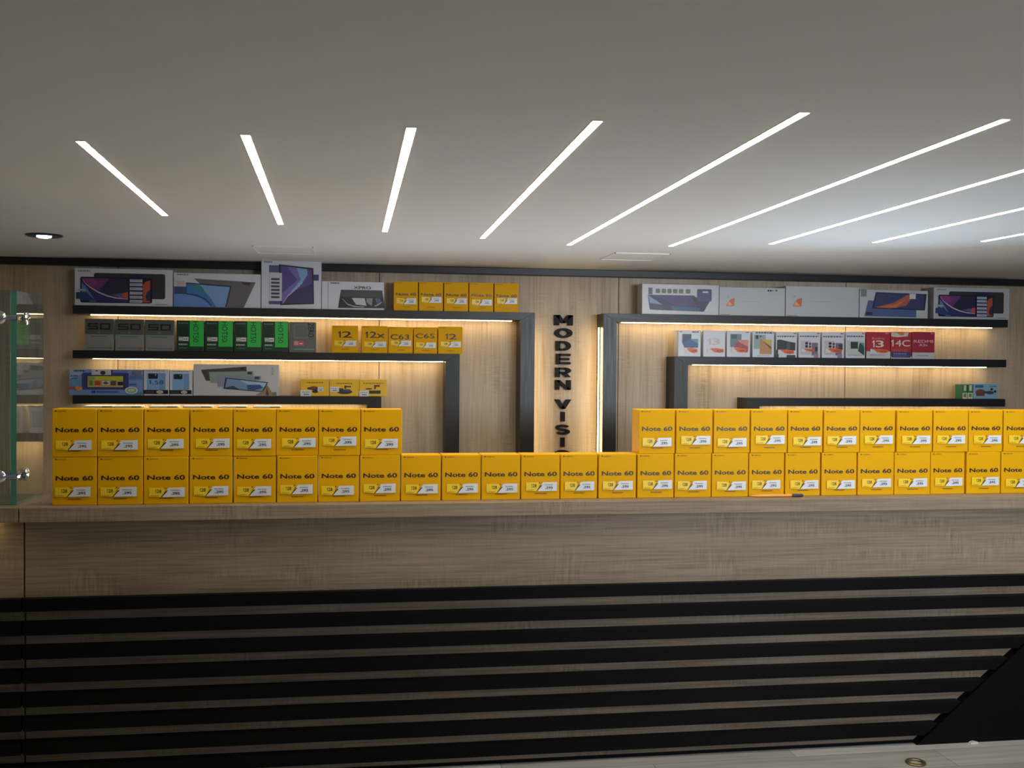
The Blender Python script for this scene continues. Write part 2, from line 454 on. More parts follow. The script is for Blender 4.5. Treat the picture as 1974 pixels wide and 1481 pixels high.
# ------------------------------------------------------------------ wall shelves
def shelf(label, pxa, pxb, ytop, ybot, xm, up, led, vled=None, corner='right'):
    """black box-section shelf with one upright; up = pixel span of the upright face"""
    xa, xb = at(pxa, ytop, YS).x, at(pxb, ytop, YS).x
    zt, zb = at(xm, ytop, YS).z, at(xm, ybot, YS).z
    u0, u1 = at(up[0], up[2], YS).x, at(up[1], up[2], YS).x
    th = zt - zb
    t = thing('wall_shelf', label, 'shelf', (0, 0, 0), 'black shelf frames on the oak wall')
    if corner == 'right': o0, o1, xi = xa, u1, u0
    else: o0, o1, xi = u0, xb, u1
    mb = MB()   # mitred corner: outline of the board in x,z
    if corner == 'right': mb.prism([(o0, zb), (xi, zb), (o1, zt), (o0, zt)], YS, YW, BLACK)
    else: mb.prism([(o0, zt), (xi, zb), (o1, zb), (o1, zt)], YS, YW, BLACK)
    mb.build('board', t)
    mb = MB(); g = .0012
    if corner == 'right': mb.prism([(xi, zb - g), (xi, 0), (o1, 0), (o1, zt - g)], YS, YW, BLACK)
    else: mb.prism([(o0, zt - g), (o0, 0), (xi, 0), (xi, zb - g)], YS, YW, BLACK)
    mb.build('upright', t)
    l0, l1 = at(led[0], ybot, YW - .03).x, at(led[1], ybot, YW - .03).x
    mb = MB(); mb.box(l0, YW - .070, zb - .003, l1, YW - .059, zb, LEDM); o = mb.build('light_strip', t)
    o['label'] = 'warm white light strip under the board'
    if vled:
        x = o1 + .008 if corner == 'right' else o0 - .010
        mb = MB(); mb.box(x - .0035, YW - .10, .85, x + .0035, YW - .094, zt - .09, LEDM); o = mb.build('light_strip', t)
        o['label'] = 'upright warm white light strip facing the wall letters'
    return zt, zb
Z1L, _ = shelf('longest black wall shelf at upper left, carrying tablet boxes and five small yellow boxes', 140, 1032, 595.3, 611, 570, (1004, 1031, 640), (178, 985), True)
Z2L, _ = shelf('middle black wall shelf at left, carrying grey, green and yellow boxes', 140, 886, 679, 694, 512, (859, 886, 720), (182, 853))
Z3L, _ = shelf('lowest black wall shelf at left, just above the stacked yellow boxes', 140, 735, 763.5, 779.3, 437, (707.5, 735, 775), (165, 700))
Z1R, _ = shelf('topmost black wall shelf right of the letters, carrying white tablet boxes', 1163, 1943, 610.5, 625.5, 1552, (1163, 1189, 640), (1195, 1906), True, corner='left')
Z2R, _ = shelf('middle black wall shelf at right, carrying white and red phone boxes', 1300, 1940, 690.5, 705.5, 1612, (1300, 1326, 720), (1332, 1895), corner='left')
Z3R, _ = shelf('lowest black wall shelf at right, nearly empty with a small blue box', 1440, 1938, 768.5, 783.6, 1680, (1440, 1464, 780), (1470, 1890), corner='left')

# ------------------------------------------------------------------ letters on the wall
def ribbon(pts, hx, hy):
    out = []
    n = len(pts)
    L_, R_ = [], []
    for i, (u, v) in enumerate(pts):
        a = pts[max(0, i - 1)]; c = pts[min(n - 1, i + 1)]
        dx, dy = c[0] - a[0], c[1] - a[1]
        l = math.hypot(dx, dy) or 1
        L_.append((u - dy / l * hx, v + dx / l * hy)); R_.append((u + dy / l * hx, v - dx / l * hy))
    return [[L_[i], L_[i + 1], R_[i + 1], R_[i]] for i in range(n - 1)]
def arc(cx, cy, rx, ry, a0, a1, n=14):
    return [(cx + rx * math.cos(math.radians(a0 + (a1 - a0) * i / n)), cy + ry * math.sin(math.radians(a0 + (a1 - a0) * i / n))) for i in range(n + 1)]
def letter_shapes(c):
    b_ = lambda x0, y0, x1, y1: [(x0, y0), (x1, y0), (x1, y1), (x0, y1)]
    if c == 'M': return [b_(0, 0, .26, 1), b_(.74, 0, 1, 1), [(.0, 1), (.30, 1), (.60, .22), (.40, .22)], [(.70, 1), (1, 1), (.60, .22), (.40, .22)]]
    if c == 'N': return [b_(0, 0, .26, 1), b_(.74, 0, 1, 1), [(0, 1), (.30, 1), (1, 0), (.70, 0)]]
    if c == 'V': return [[(0, 1), (.30, 1), (.64, 0), (.37, 0)], [(.70, 1), (1, 1), (.63, 0), (.36, 0)]]
    if c == 'I': return [b_(0, 0, 1, 1)]
    if c == 'E': return [b_(0, 0, .28, 1), b_(.2, .78, 1, 1), b_(.2, .39, .92, .60), b_(.2, 0, 1, .22)]
    if c == 'O': return ribbon(arc(.5, .5, .37, .39, 0, 360, 28), .13, .11)
    if c == 'D': return [b_(0, 0, .28, 1), b_(.2, .78, .55, 1), b_(.2, 0, .55, .22)] + ribbon(arc(.5, .5, .37, .39, -90, 90), .13, .11)
    if c == 'R': return [b_(0, 0, .28, 1), b_(.2, .80, .62, 1), b_(.2, .36, .62, .56), [(.42, .42), (.72, .42), (1, 0), (.68, 0)]] + ribbon(arc(.6, .68, .27, .22, -90, 90), .13, .10)
    if c == 'S': return ribbon(arc(.5, .70, .36, .195, 20, 270, 16), .12, .10) + ribbon(arc(.5, .30, .37, .195, 90, -160, 16), .12, .10)
sign = thing('wall_sign', 'raised black letters reading downward on the oak wall between the shelves', 'sign', (at(1086, 700, YW).x, YW, at(1086, 900, YW).z))
for ch, yt, yb, wpx in (('M', 607.4, 627.3, 37), ('O', 632.7, 651.6, 36), ('D', 657.6, 676.3, 30), ('E', 682, 702.6, 29), ('R', 708.7, 727.4, 31), ('N', 733, 751.7, 31),
                        ('V', 770.5, 788.7, 33), ('I', 794.4, 812.7, 8), ('S', 818.8, 838.6, 30), ('I', 844, 862, 8), ('O', 868, 886, 35), ('N', 892, 910, 31)):
    yl = YW - .032
    cx = at(1086, 740, yl).x
    z1, z0 = at(1086, yt, yl).z, at(1086, yb, yl).z
    wd_ = wpx * yl / F
    mb = MB()
    def pr(pts):
        mb.prism([(cx - wd_ / 2 + u * wd_ - sign.location.x, z0 + v * (z1 - z0) - sign.location.z) for u, v in pts], -.032, 0, LETTER)
    for q in letter_shapes(ch): pr(q)
    mb.build('letter', sign)

# ------------------------------------------------------------------ counter
xs = at(47, 1050, YA).x                       # joint between the two counters
xw = at(35.5, 990, YC).x                      # joint between the two worktops
zb = at(1000, 994.5, YC).z                    # underside of the worktop
zap = at(1000, 1130, YA).z                    # lower edge of the wooden apron
tops = [at(600, y, YA - SLT * .5).z for y in (1140.5, 1184, 1228.5, 1272, 1317, 1361, 1405, 1449.5)]
per = (tops[0] - tops[-1]) / 7
sh_ = per * 0.53
zs = [tops[0] - i * per for i in range(8)]
XCR = 5.2
YCB = 4.66
def counter(name, label, x0, x1, corner):
    t = thing(name, label, 'counter', ((x0 + x1) / 2, YA, 0))
    cx = t.location.x
    mb = MB(); mb.box(x0 - cx, 0.012, 0.0, x1 - cx, YCB - YA - .03, zb - .001, OAKC, .001); mb.build('carcass', t)
    mb = MB(); mb.box(x0 - cx, 0, zs[0] - .004, x1 - cx, .012, zb - .001, OAKC, .0015); mb.build('apron', t)
    diag = None
    if corner:
        A, B = at(1770.7, 1429, YA - SLT), at(1965.6, 1247.9, YA - SLT)
        sl = (B.x - A.x) / (B.z - A.z)
        diag = lambda z: A.x + (z - A.z) * sl - cx
        zt_ = zs[0] - 2.2 * per
        mb = MB(); mb.prism([(diag(0.0) + .012, 0.001), (x1 - cx, 0.001), (x1 - cx, zt_), (diag(zt_) + .012, zt_)], -SLT - .002, .0115, BLKMAT)
        o = mb.build('corner_panel', t); o['label'] = 'plain black panel with a slanting edge'
    for i, z in enumerate(zs):
        a, c = z, z - sh_
        if diag and i >= 3: q = [(x0 - cx + .001, c), (diag(c), c), (diag(a), a), (x0 - cx + .001, a)]
        elif diag and i == 2: q = [(x0 - cx + .001, c), (x1 - cx, c), (x1 - cx, a), (x0 - cx + .001, a)]
        else: q = [(x0 - cx + .001, c), (x1 - cx - .001, c), (x1 - cx - .001, a), (x0 - cx + .001, a)]
        mb = MB(); mb.prism(q, -SLT, .0115, BLKMAT); mb.build('slat', t)
    mb = MB(); mb.box(x0 - cx, -.004, 0, (diag(0.02) if diag else x1 - cx), .0115, .009, BLKMAT); mb.build('kickboard', t)
    return t
counter('service_counter', 'long oak counter with black horizontal slats below its yellow boxes', xs + .003, XCR, True)
tl = counter('display_counter', 'short oak slatted counter cut off at left edge under the glass showcase', -3.4, xs - .003, False)
mb = MB(); mb.box(-1.55, -.03, zb - .012, at(-22, 1010, YA - .02).x - tl.location.x, -.012, zb - .001, LEDM); mb.build('light_strip', tl)
mb = MB(); mb.box(xw + .002, 0, zb, XCR + .05, YCB - YC, ZT, OAKC, .002)
tag(mb.build('worktop', loc=(0, YC, 0)), 'long oak worktop with thick front edge under the yellow boxes', 'worktop')
mb = MB(); mb.box(-3.45, 0, zb, xw - .002, YCB - YC, ZT, OAKC, .002)
tag(mb.build('worktop', loc=(0, YC, 0)), 'short oak worktop at left edge carrying the glass showcase', 'worktop')

# ------------------------------------------------------------------ glass showcase on the left worktop
YG = 4.295
xg = at(32, 800, YG).x
zg = at(30, 560, YG).z
gt = thing('glass_showcase', 'clear green edged glass showcase standing at far left of the worktop', 'showcase', (xg - .3, YG, ZT))
gx = gt.location.x
def pane(name, x0, y0, x1, y1, edges):
    mb = MB()
    e = .0015
    x0 -= gx; x1 -= gx; y0 -= YG; y1 -= YG; h = zg - ZT
    mb.box(x0, y0, 0.001, x1, y1, h, GLASS)
    o = mb.build(name, gt)
    for p_ in o.data.polygons:
        n = p_.normal
        if (abs(n.z) > .5) or (edges == 'y' and n.y < -.5) or (edges == 'x' and abs(n.x) > .5):
            if GEDGE.name not in [m.name for m in o.data.materials]: o.data.materials.append(GEDGE)
            p_.material_index = 1
    return o
pane('side_pane', xg - .021, YG, xg, YCB - .008, 'y')
pane('front_pane', -3.0, YG + .001, xg - .024, YG + .013, 'x')
for yy in (612, 919):
    pz = at(5, yy, YG).z - ZT
    mb = MB()
    r_ = .026
    ax = at(0, yy, YG).x - gx
    mb.lathe([(r_ * .6, -.002), (r_, -.006), (r_, -.014), (r_ * .75, -.02), (.001, -.021)], 'y', (ax, 0, pz), CHROME)
    mb.box(ax, -.004, pz - .009, xg - gx + .004, -.0005, pz + .009, CHROME, .001)
    mb.box(xg - gx + .0005, -.004, pz - .009, xg - gx + .004, .10, pz + .009, CHROME, .001)
    mb.lathe([(r_ * .6, .002), (r_, .006), (r_, .014), (r_ * .75, .02), (.001, .021)], 'x', (xg - gx, .085, pz), CHROME)
    o = mb.build('clamp', gt, smooth=True)
    o['label'] = 'chrome corner clamp'

# ------------------------------------------------------------------ the yellow boxes on the worktop
def yellow_layers(word, big=False):
    L_ = [('e', .085, .955, .022, .013, '#3a2a08'), ('t', 'realme', .125, .943, .32, .967, '#3a2a08', .01)]
    if big: L_ += [('t', word, *big, '#2a1a10', .012)]
    else: L_ += [('t', word, .08, .515, .925, .615, '#2a1612', .022)]
    L_ += [('dash', .36, .118, .66, .136, '#6a4208', 7)]
    return L_
def price_layers(num='128'):
    return [('p', [(0, .06), (.36, .0), (.46, .95), (0, .98)], '#f8d324'), ('t', num, .17, .42, .34, .78, '#4a3410', .02), ('dash', .04, .12, .26, .17, '#a06a10', 4),
            ('p', [(.36, 0), (1, 0.03), (1, 1), (.54, .97)], '#dfe4ee'),
            ('p', [(.33, .02), (.36, .02), (.53, .66), (.49, .66)], '#3c3212'), ('p', [(.40, .84), (.43, .84), (.47, .98), (.44, .98)], '#3c3212'),
            ('dash', .60, .66, .86, .74, '#7d8a2a', 5), ('t', ',295', .62, .22, .86, .52, '#20284a', .02)]
HB = at(1000, 875.3, YBOX).z - ZT
WB = .1655
DB = .105
def yellow_box_proto():
    mb = MB(); mb.box(-WB / 2, 0, 0, WB / 2, DB, HB, YEL, .0025)
    prints(mb, WB, HB, yellow_layers('Note 60'))
    o = mb.build('phone_box')
    st = sticker(o, WB, HB, price_layers(), 0, 0, .80, .205, lab='yellow and white price sticker')
    return o, st
proto, pst = yellow_box_proto()
first = [True]
def put_yellow(px0, px1, z, label, group, ymid):
    if first[0]:
        o, s = proto, pst; first[0] = False
    else:
        o = proto.copy(); COL.objects.link(o)
        s = pst.copy(); COL.objects.link(s); s.parent = o
    yb_ = 4.262 + (px0 - 100) / 1874 * .05        # the row runs slightly askew to the worktop edge
    a, c = at(px0, ymid, yb_).x, at(px1, ymid, yb_).x
    o.location = ((a + c) / 2, yb_ + random.uniform(0, .006), z)
    o.rotation_euler.z = math.radians(.7 + random.uniform(-1.2, 1.2))
    o.scale = (min(1.02, (c - a - random.uniform(.002, .0055)) / WB), 1, 1)
    s.location = (-WB / 2 + WB * (.09 + random.uniform(-.02, .05)), -.0045, HB * (.165 + random.uniform(-.02, .045)))
    tag(o, label, 'phone box', group)
ordn = ['first', 'second', 'third', 'fourth', 'fifth', 'sixth', 'seventh', 'eighth', 'ninth', 'tenth', 'last visible']
LOW = [99, 187, 276, 364, 449, 533, 613, 693, 772, 851, 928, 1004, 1080, 1153, 1228, 1300, 1372, 1443, 1513, 1583, 1653, 1724, 1794, 1862, 1930, 1997]
UPL = [99.5, 187, 276, 365, 449, 532, 614, 695, 776]
UPR = [1231, 1303, 1376, 1447, 1518, 1588, 1658, 1728, 1799, 1868, 1935, 2002]
for i in range(25):
    if i < 8: lab = 'yellow phone box on the worktop, left stack, lower row, %s from left' % ordn[i]
    elif i < 14: lab = 'yellow phone box in the single row between stacks, %s from left' % ordn[i - 8]
    else: lab = 'yellow phone box on the worktop, right stack, lower row, %s from left' % ordn[i - 14]
    put_yellow(LOW[i], LOW[i + 1], ZT, lab, 'yellow phone boxes standing on the worktop', 920)
for i in range(8):
    put_yellow(UPL[i], UPL[i + 1], ZT + HB + .0005, 'yellow phone box in the left stack, upper row, %s from left' % ordn[i], 'yellow phone boxes in the upper row', 835)
for i in range(11):
    put_yellow(UPR[i], UPR[i + 1], ZT + HB + .0005, 'yellow phone box in the right stack, upper row, %s from left' % ordn[i], 'yellow phone boxes in the upper row', 835)

# pen lying in front of the boxes
pa, pb = at(1447, 957, 4.268), at(1548, 955, 4.268)
pen = thing('pen', 'orange ballpoint pen with dark blue cap lying before the right stack', 'pen', ((pa.x + pb.x) / 2, 4.268, ZT + .0068))
hl = (pb.x - pa.x) / 2
mb = MB(); mb.lathe([(.0015, -hl), (.0045, -hl + .02), (.0062, -hl + .03), (.0062, hl - .05)], 'x', (0, 0, 0), pm('pen_orange', (.85, .35, .06), .3), 16); mb.build('barrel', pen, smooth=True)
mb = MB(); mb.lathe([(.0066, hl - .052), (.0066, hl - .004), (.004, hl)], 'x', (0, 0, 0), pm('pen_blue', (.03, .04, .12), .35), 16); mb.box(hl - .055, -.0082, -.001, hl - .006, -.006, .001, pm('pen_blue', ())); mb.build('cap', pen, smooth=True)

# ------------------------------------------------------------------ goods on the shelves
def put(name, rect, zs_, depth, mat, layers, label, cat, group, Y=YP, jitter=0):
    x0, y0, x1, y1 = rect
    ym = (y0 + y1) / 2
    a, c = at(x0, ym, Y).x, at(x1, ym, Y).x
    xm = (x0 + x1) / 2
    h = at(xm, y0, Y).z - at(xm, y1, Y).z
    o = carton(name, c - a - .001, h, depth, mat, layers, ((a + c) / 2, Y, zs_ + .0003), label, cat, group)
    if jitter: o.rotation_euler.z = math.radians(jitter)
    return o, c - a - .001, h
GT, GP = 'tablet boxes on the top shelves', 'phone boxes on the shelves'

A1 = norm([('dash', 190, 212, 410, 240, '#8a93a6', 6), ('rr', 475, 258, 1755, 702, '#37353b', .012), ('rr', 232, 330, 1520, 782, '#1d1a2c', .012),
           ('p', [(258, 352), (1080, 352), (1080, 700), (760, 660), (450, 560)], '#2c2748'), ('p', [(258, 352), (760, 352), (640, 480), (560, 580), (420, 520)], '#6b3a82'),
           ('p', [(258, 352), (470, 352), (560, 430), (440, 520)], '#8a3f83'), ('p', [(258, 380), (420, 520), (700, 650), (900, 700), (1085, 715), (1085, 765), (400, 765), (258, 600)], '#352f6b'),
           ('p', [(258, 430), (330, 500), (520, 765), (400, 765), (258, 650)], '#5f7fc0'),
           ('band', [(270, 370), (330, 450), (420, 520), (560, 600), (720, 660), (880, 695), (1085, 710)], 13, '#cdb9d2'),
           ('p', [(780, 640), (1085, 585), (1085, 690), (940, 690)], '#5a5f9a'), ('p', [(965, 665), (1020, 600), (1085, 585), (1085, 700)], '#d0523c'),
           ('p', [(1340, 470), (1400, 400), (1485, 370), (1485, 760), (1340, 765)], '#c0563a'), ('p', [(1400, 660), (1430, 580), (1485, 540), (1485, 740), (1420, 740)], '#39315f'),
           ('r', 1105, 285, 1355, 780, '#1d2150')] + [('r', 1118, y, 1345, y + 46, '#c9d2e6') for y in (362, 430, 503, 580, 652, 724)] +
          [('dash', 1130, y + 16, 1330, y + 30, '#77809a', 6) for y in (362, 430, 503, 580, 652, 724)] +
          [('p', [(165, 605), (350, 600), (380, 640), (520, 750), (250, 750), (240, 720), (165, 720)], '#1f4270'), ('r', 205, 545, 330, 580, '#a9b3c2'), ('dash', 1580, 790, 1800, 805, '#9aa2b0', 7)],
          130, 178, 1890, 832)
A2 = norm([('dash', 105, 250, 210, 262, '#7d8698', 5), ('p', [(265, 290), (860, 315), (745, 550), (590, 550)], '#6d6b72'), ('p', [(720, 314), (815, 320), (800, 342), (745, 340)], '#3d3c44'),
           ('p', [(190, 328), (625, 352), (578, 550), (72, 550), (72, 430), (190, 430)], '#20304a'), ('p', [(195, 338), (610, 362), (565, 550), (72, 550), (72, 434), (195, 434)], '#84a9e0'),
           ('p', [(195, 338), (300, 345), (420, 460), (480, 550), (430, 550), (330, 470), (195, 425)], '#3f83c6'), ('p', [(230, 345), (330, 352), (390, 430), (290, 400)], '#3d8f9c'),
           ('p', [(72, 434), (195, 434), (330, 470), (420, 550), (72, 550)], '#6f93e0'), ('band', [(195, 432), (300, 446), (380, 480), (440, 540)], 7, '#1d3f78'),
           ('r', 95, 315, 170, 352, '#d9b8bd'), ('r', 76, 366, 190, 430, '#40567f')], 70, 240, 908, 552)
A3 = norm([('dash', 930, 128, 1010, 142, '#7d8698', 5), ('r', 980, 165, 1095, 232, '#56618a'), ('r', 1340, 245, 1452, 302, '#3f4878'),
           ('p', [(1072, 155), (1400, 185), (1408, 525), (1085, 540)], '#2a2838'), ('p', [(1090, 168), (1385, 198), (1395, 515), (1102, 528)], '#5b4d94'),
           ('p', [(1150, 175), (1330, 195), (1290, 320), (1180, 420), (1110, 520), (1102, 430), (1250, 300)], '#7d6fc0'),
           ('p', [(1240, 184), (1340, 195), (1345, 250), (1270, 360), (1170, 430), (1280, 300)], '#86b3dc'), ('p', [(1180, 420), (1395, 330), (1395, 515), (1110, 528)], '#3c3866'),
           ('band', [(1112, 522), (1160, 450), (1240, 380), (1300, 320)], 7, '#c6b8e6'), ('r', 985, 236, 1102, 500, '#d4d8e2')] +
          [('r', 1000, y, 1080, y + 20, '#4a4858') for y in (286, 320, 354, 388, 422, 456)] + [('rr', 980, 503, 1090, 532, '#4a5088', .006)], 907, 116, 1476, 572)
AX = norm([('dash', 120, 325, 215, 338, '#55565c', 6), ('t', 'XPRO', 362, 356, 552, 384, '#2c2c32', .02), ('p', [(230, 392), (672, 392), (702, 558), (198, 560)], '#232326'),
           ('p', [(232, 396), (670, 396), (672, 460), (228, 452)], '#47474c'), ('p', [(345, 466), (482, 466), (505, 538), (390, 526)], '#c9ccd2'), ('p', [(500, 466), (570, 466), (560, 540), (505, 505)], '#8f9299'),
           ('p', [(590, 466), (650, 466), (664, 510), (620, 530)], '#5d6280'), ('band', [(245, 475), (300, 525), (370, 545), (480, 548)], 6, '#a9abb0'), ('band', [(590, 540), (640, 520), (668, 500)], 6, '#b5b7bd'),
           ('r', 92, 318, 97, 574, '#aeb4bf')], 25, 315, 692, 575)
put('tablet_box', (143.5, 519.5, 333, 591), Z1L, .12, WHITE, A1, 'white tablet box with purple screen picture, leftmost on the top left shelf', 'tablet box', GT)
put('tablet_box', (334.5, 528, 502.5, 593.5), Z1L, .12, WHITE, A2, 'white tablet box with blue screen and grey tablet back, left of tall box', 'tablet box', GT)
put('tablet_box', (503.5, 503, 619.5, 596), Z1L, .11, WHITE, A3, 'tall white tablet box with violet screen reaching over the cornice line', 'tablet box', GT)
put('tablet_box', (620, 543.5, 740.5, 597.5), Z1L, .11, WHITE, AX, 'white box with dark photo panel beside five yellow boxes', 'box', GT)
# small yellow boxes
def small_yellow(rect, zz, word, big, label, k, Y=YP, jit=0):
    o, w, h = put('phone_box', rect, zz, .10, YEL, yellow_layers(word, big), label, 'phone box', 'yellow phone boxes on the left shelves', Y, jit)
    v = .215 + (k % 3) * .03
    sticker(o, w, h, price_layers(), .10, v, .93, v + .21, lab='yellow and white price sticker')
pl = ['leftmost of five', 'second of five', 'middle of five', 'fourth of five', 'rightmost of five']
xsn = [(759, 806), (807.5, 854.5), (856, 903), (904.5, 951.5), (953, 1000)]
for i, (a, c) in enumerate(xsn):
    dy = i * .9
    small_yellow((a, 543.5 + dy, c, 599.5 + dy), Z1L, 'Note 60', None, 'small yellow phone box on the top left shelf, %s' % pl[i], i * 2, jit=(0, 1.5, -1, 2, 0)[i])
BG = (.24, .56, .76, .79)
small_yellow((639.5, 628, 690.5, 680.5), Z2L, '12', BG, 'yellow phone box printed 12 standing beside the grey box', 1)
small_yellow((697, 628.5, 747.5, 681), Z2L, '12x', (.14, .56, .90, .79), 'yellow phone box printed 12x on the middle left shelf', 0)
small_yellow((748.5, 630, 796, 681), Z2L, 'C63', (.08, .53, .85, .72), 'yellow phone box printed C63 on the middle left shelf', 2)
small_yellow((797.5, 630.5, 843, 681.5), Z2L, 'C65', (.08, .58, .88, .76), 'paler yellow phone box printed C65 on the middle left shelf', 0)
small_yellow((844.5, 629.5, 892, 682), Z2L, '12', (.30, .53, .76, .74), 'yellow phone box printed 12, rightmost on the middle left shelf', 1)

# grey and green boxes
GREY = pm('grey_card', hexc('#8f9293'), .3)
G50 = [('r', 0, .50, 1, 1, '#5a5e5e'), ('r', .10, .82, .46, .86, '#1e1c20'), ('r', .10, .75, .16, .83, '#1e1c20'), ('r', .10, .74, .46, .78, '#1e1c20'), ('r', .40, .67, .46, .76, '#1e1c20'), ('r', .10, .66, .46, .70, '#1e1c20'),
       ('r', .53, .66, .59, .86, '#1e1c20'), ('r', .83, .66, .89, .86, '#1e1c20'), ('r', .55, .82, .87, .86, '#1e1c20'), ('r', .55, .66, .87, .70, '#1e1c20'), ('t', 'X', .44, .55, .54, .61, '#9aa0a0'), ('r', 0, .495, 1, .51, '#7fa595'),
       ('dash', .2, .435, .78, .45, '#2c2c2e', 9), ('dash', .1, .07, .85, .095, '#6a6a6c', 9), ('r', .86, .06, .96, .11, '#a35a50')]
for i, (a, c) in enumerate(((163.5, 219), (222, 277.5), (280, 335.5))):
    put('phone_box', (a, 615 + i, c, 676 + i * .5), Z2L, .10, GREY, G50, 'grey phone box printed 50, %s on the middle left shelf' % ('leftmost', 'second', 'third and next to green boxes')[i], 'phone box', GP)
DGRN = pm('dark_green_card', hexc('#17402c'), .3)
def gl(n): return [('r', .48, .16, .985, .985, '#2fc653'), ('t', n, .60, .30, .80, .97, '#103a20', .0, True), ('dash', .06, .90, .42, .925, '#7f9a8c', 4), ('rr', .08, .50, .40, .84, '#123022', .004),
       ('dash', .08, .20, .40, .25, '#b9c4bf', 4), ('dash', .08, .10, .40, .125, '#6d8a7c', 5)]
for i, (a, c) in enumerate(((340, 393.5), (395, 449.5), (451, 504.5), (506, 556))):
    o, w, h = put('phone_box', (a, 617.5 + i * .7, c, 677 + i * .6), Z2L, .10, DGRN, gl('HOT50' if i != 1 else 'HOT50i'), 'dark and bright green phone box, %s of the green four' % ('leftmost', 'second', 'third', 'rightmost')[i], 'phone box', GP)
    sticker(o, w, h, [('r', .45, .1, .95, .9, '#e3e6ea'), ('dash', .05, .3, .42, .7, '#d8dcd8', 2), ('dash', .5, .35, .9, .6, '#5a6068', 3)], .08, .33, .45, .47, base='#9fb0a6')
o, w, h = put('phone_box', (557.5, 621, 609, 679.5), Z2L, .10, pm('zero_card', hexc('#666a6a'), .3), [('rr', .17, .46, .72, .93, '#777b7b', .01), ('rr', .21, .50, .68, .89, '#666a6a', .01), ('t', 'ZERO', .70, .50, .92, .97, '#1e2022', .01, True), ('r', .18, .085, .94, .12, '#6fa39c')],
      'dark grey phone box with sideways lettering, right of the green boxes', 'phone box', GP)
sticker(o, w, h, [('dash', .06, .2, .46, .8, '#d5a5a8', 2), ('r', .5, .1, .95, .9, '#c04a50'), ('dash', .55, .3, .9, .6, '#e6c4c6', 3)], .17, .22, .55, .38, base='#c87a80')

# lowest left shelf
KID = norm([('p', [(30, 160), (1070, 165), (1070, 520), (30, 520)], '#7f9bd8'), ('p', [(30, 160), (260, 160), (150, 260), (30, 290)], '#a3bfe6'), ('p', [(30, 290), (180, 300), (210, 400), (30, 400)], '#6f9fc8'),
            ('dash', 90, 168, 250, 190, '#2c3c70', 5), ('dash', 45, 240, 150, 262, '#4a6a90', 4), ('dash', 60, 275, 140, 292, '#4a6a90', 4),
            ('r', 880, 240, 1070, 300, '#5f78c0'), ('dash', 880, 355, 980, 380, '#4c5aa8', 4), ('r', 640, 170, 860, 215, '#6c88cc'), ('rr', 205, 205, 870, 440, '#3d4690', .012), ('rr', 270, 240, 808, 418, '#26254a', .006),
            ('r', 285, 250, 792, 408, '#c0a86a'), ('r', 385, 250, 792, 305, '#c3cf3e'), ('r', 300, 262, 380, 300, '#8fb850'), ('r', 310, 312, 360, 380, '#4f9a4a'), ('r', 388, 318, 470, 378, '#cc4a30'), ('r', 490, 318, 600, 375, '#d6d2c8'),
            ('p', [(500, 350), (545, 322), (590, 350), (545, 372)], '#5b5a5a'), ('r', 615, 318, 690, 380, '#5a5648'), ('r', 715, 330, 792, 378, '#2e2c28'),
            ('r', 345, 160, 620, 235, '#cdd3de'), ('e', 505, 205, 38, 28, '#38343c'), ('r', 400, 168, 430, 182, '#3a3c4c'), ('r', 620, 165, 642, 215, '#2f3c7c'),
            ('e', 165, 425, 48, 34, '#d99a4a'), ('p', [(30, 395), (110, 400), (120, 430), (30, 440)], '#b0505c'), ('r', 345, 455, 402, 490, '#3e50b0'), ('dash', 420, 460, 735, 482, '#3e50a8', 9),
            ('e', 910, 450, 92, 50, '#dfe6ea'), ('e', 910, 450, 70, 36, '#8aa0a0'), ('e', 910, 448, 50, 20, '#d5dccb'), ('p', [(820, 520), (1070, 470), (1070, 520)], '#4a8fb0'), ('r', 930, 175, 1050, 225, '#8a7f88')], 30, 158, 1074, 522)
put('tablet_box', (134, 711.5, 276, 761.5), Z3L, .12, pm('blue_card', hexc('#7f9bd8'), .35), KID, 'blue childrens tablet box with yellow screen picture, left end of lowest left shelf', 'tablet box', 'boxes on the lowest left shelf')
def bluephone(scr):
    l = [('dash', .12, .93, .85, .955, '#6a7488', 8), ('r', .12, .22, .86, .86, '#86b6ea'), ('r', .62, .22, .86, .86, '#7aa6da'), ('rr', .18, .64, .56, .84, '#1c2638', .005), ('e', .47, .79, .025, .025, '#c8d4e4')]
    if scr: l += [('t', '1.58', .22, .43, .78, .58, '#2c4478', .0)]
    return l + [('r', 0.0, .06, .97, .215, '#17181c'), ('dash', .06, .1, .4, .17, '#4a4c50', 4), ('e', .64, .137, .14, .06, '#ddd8c2'), ('dash', .55, .125, .73, .15, '#8c8468', 4)]
put('phone_box', (277, 712, 326, 762.5), Z3L, .10, WHITE, bluephone(True), 'white phone box with pale blue phone and scribbled digits', 'phone box', 'boxes on the lowest left shelf')
put('phone_box', (327, 713, 371, 762.5), Z3L, .10, WHITE, bluephone(False), 'white phone box with pale blue phone, beside the wide white tablet box', 'phone box', 'boxes on the lowest left shelf')
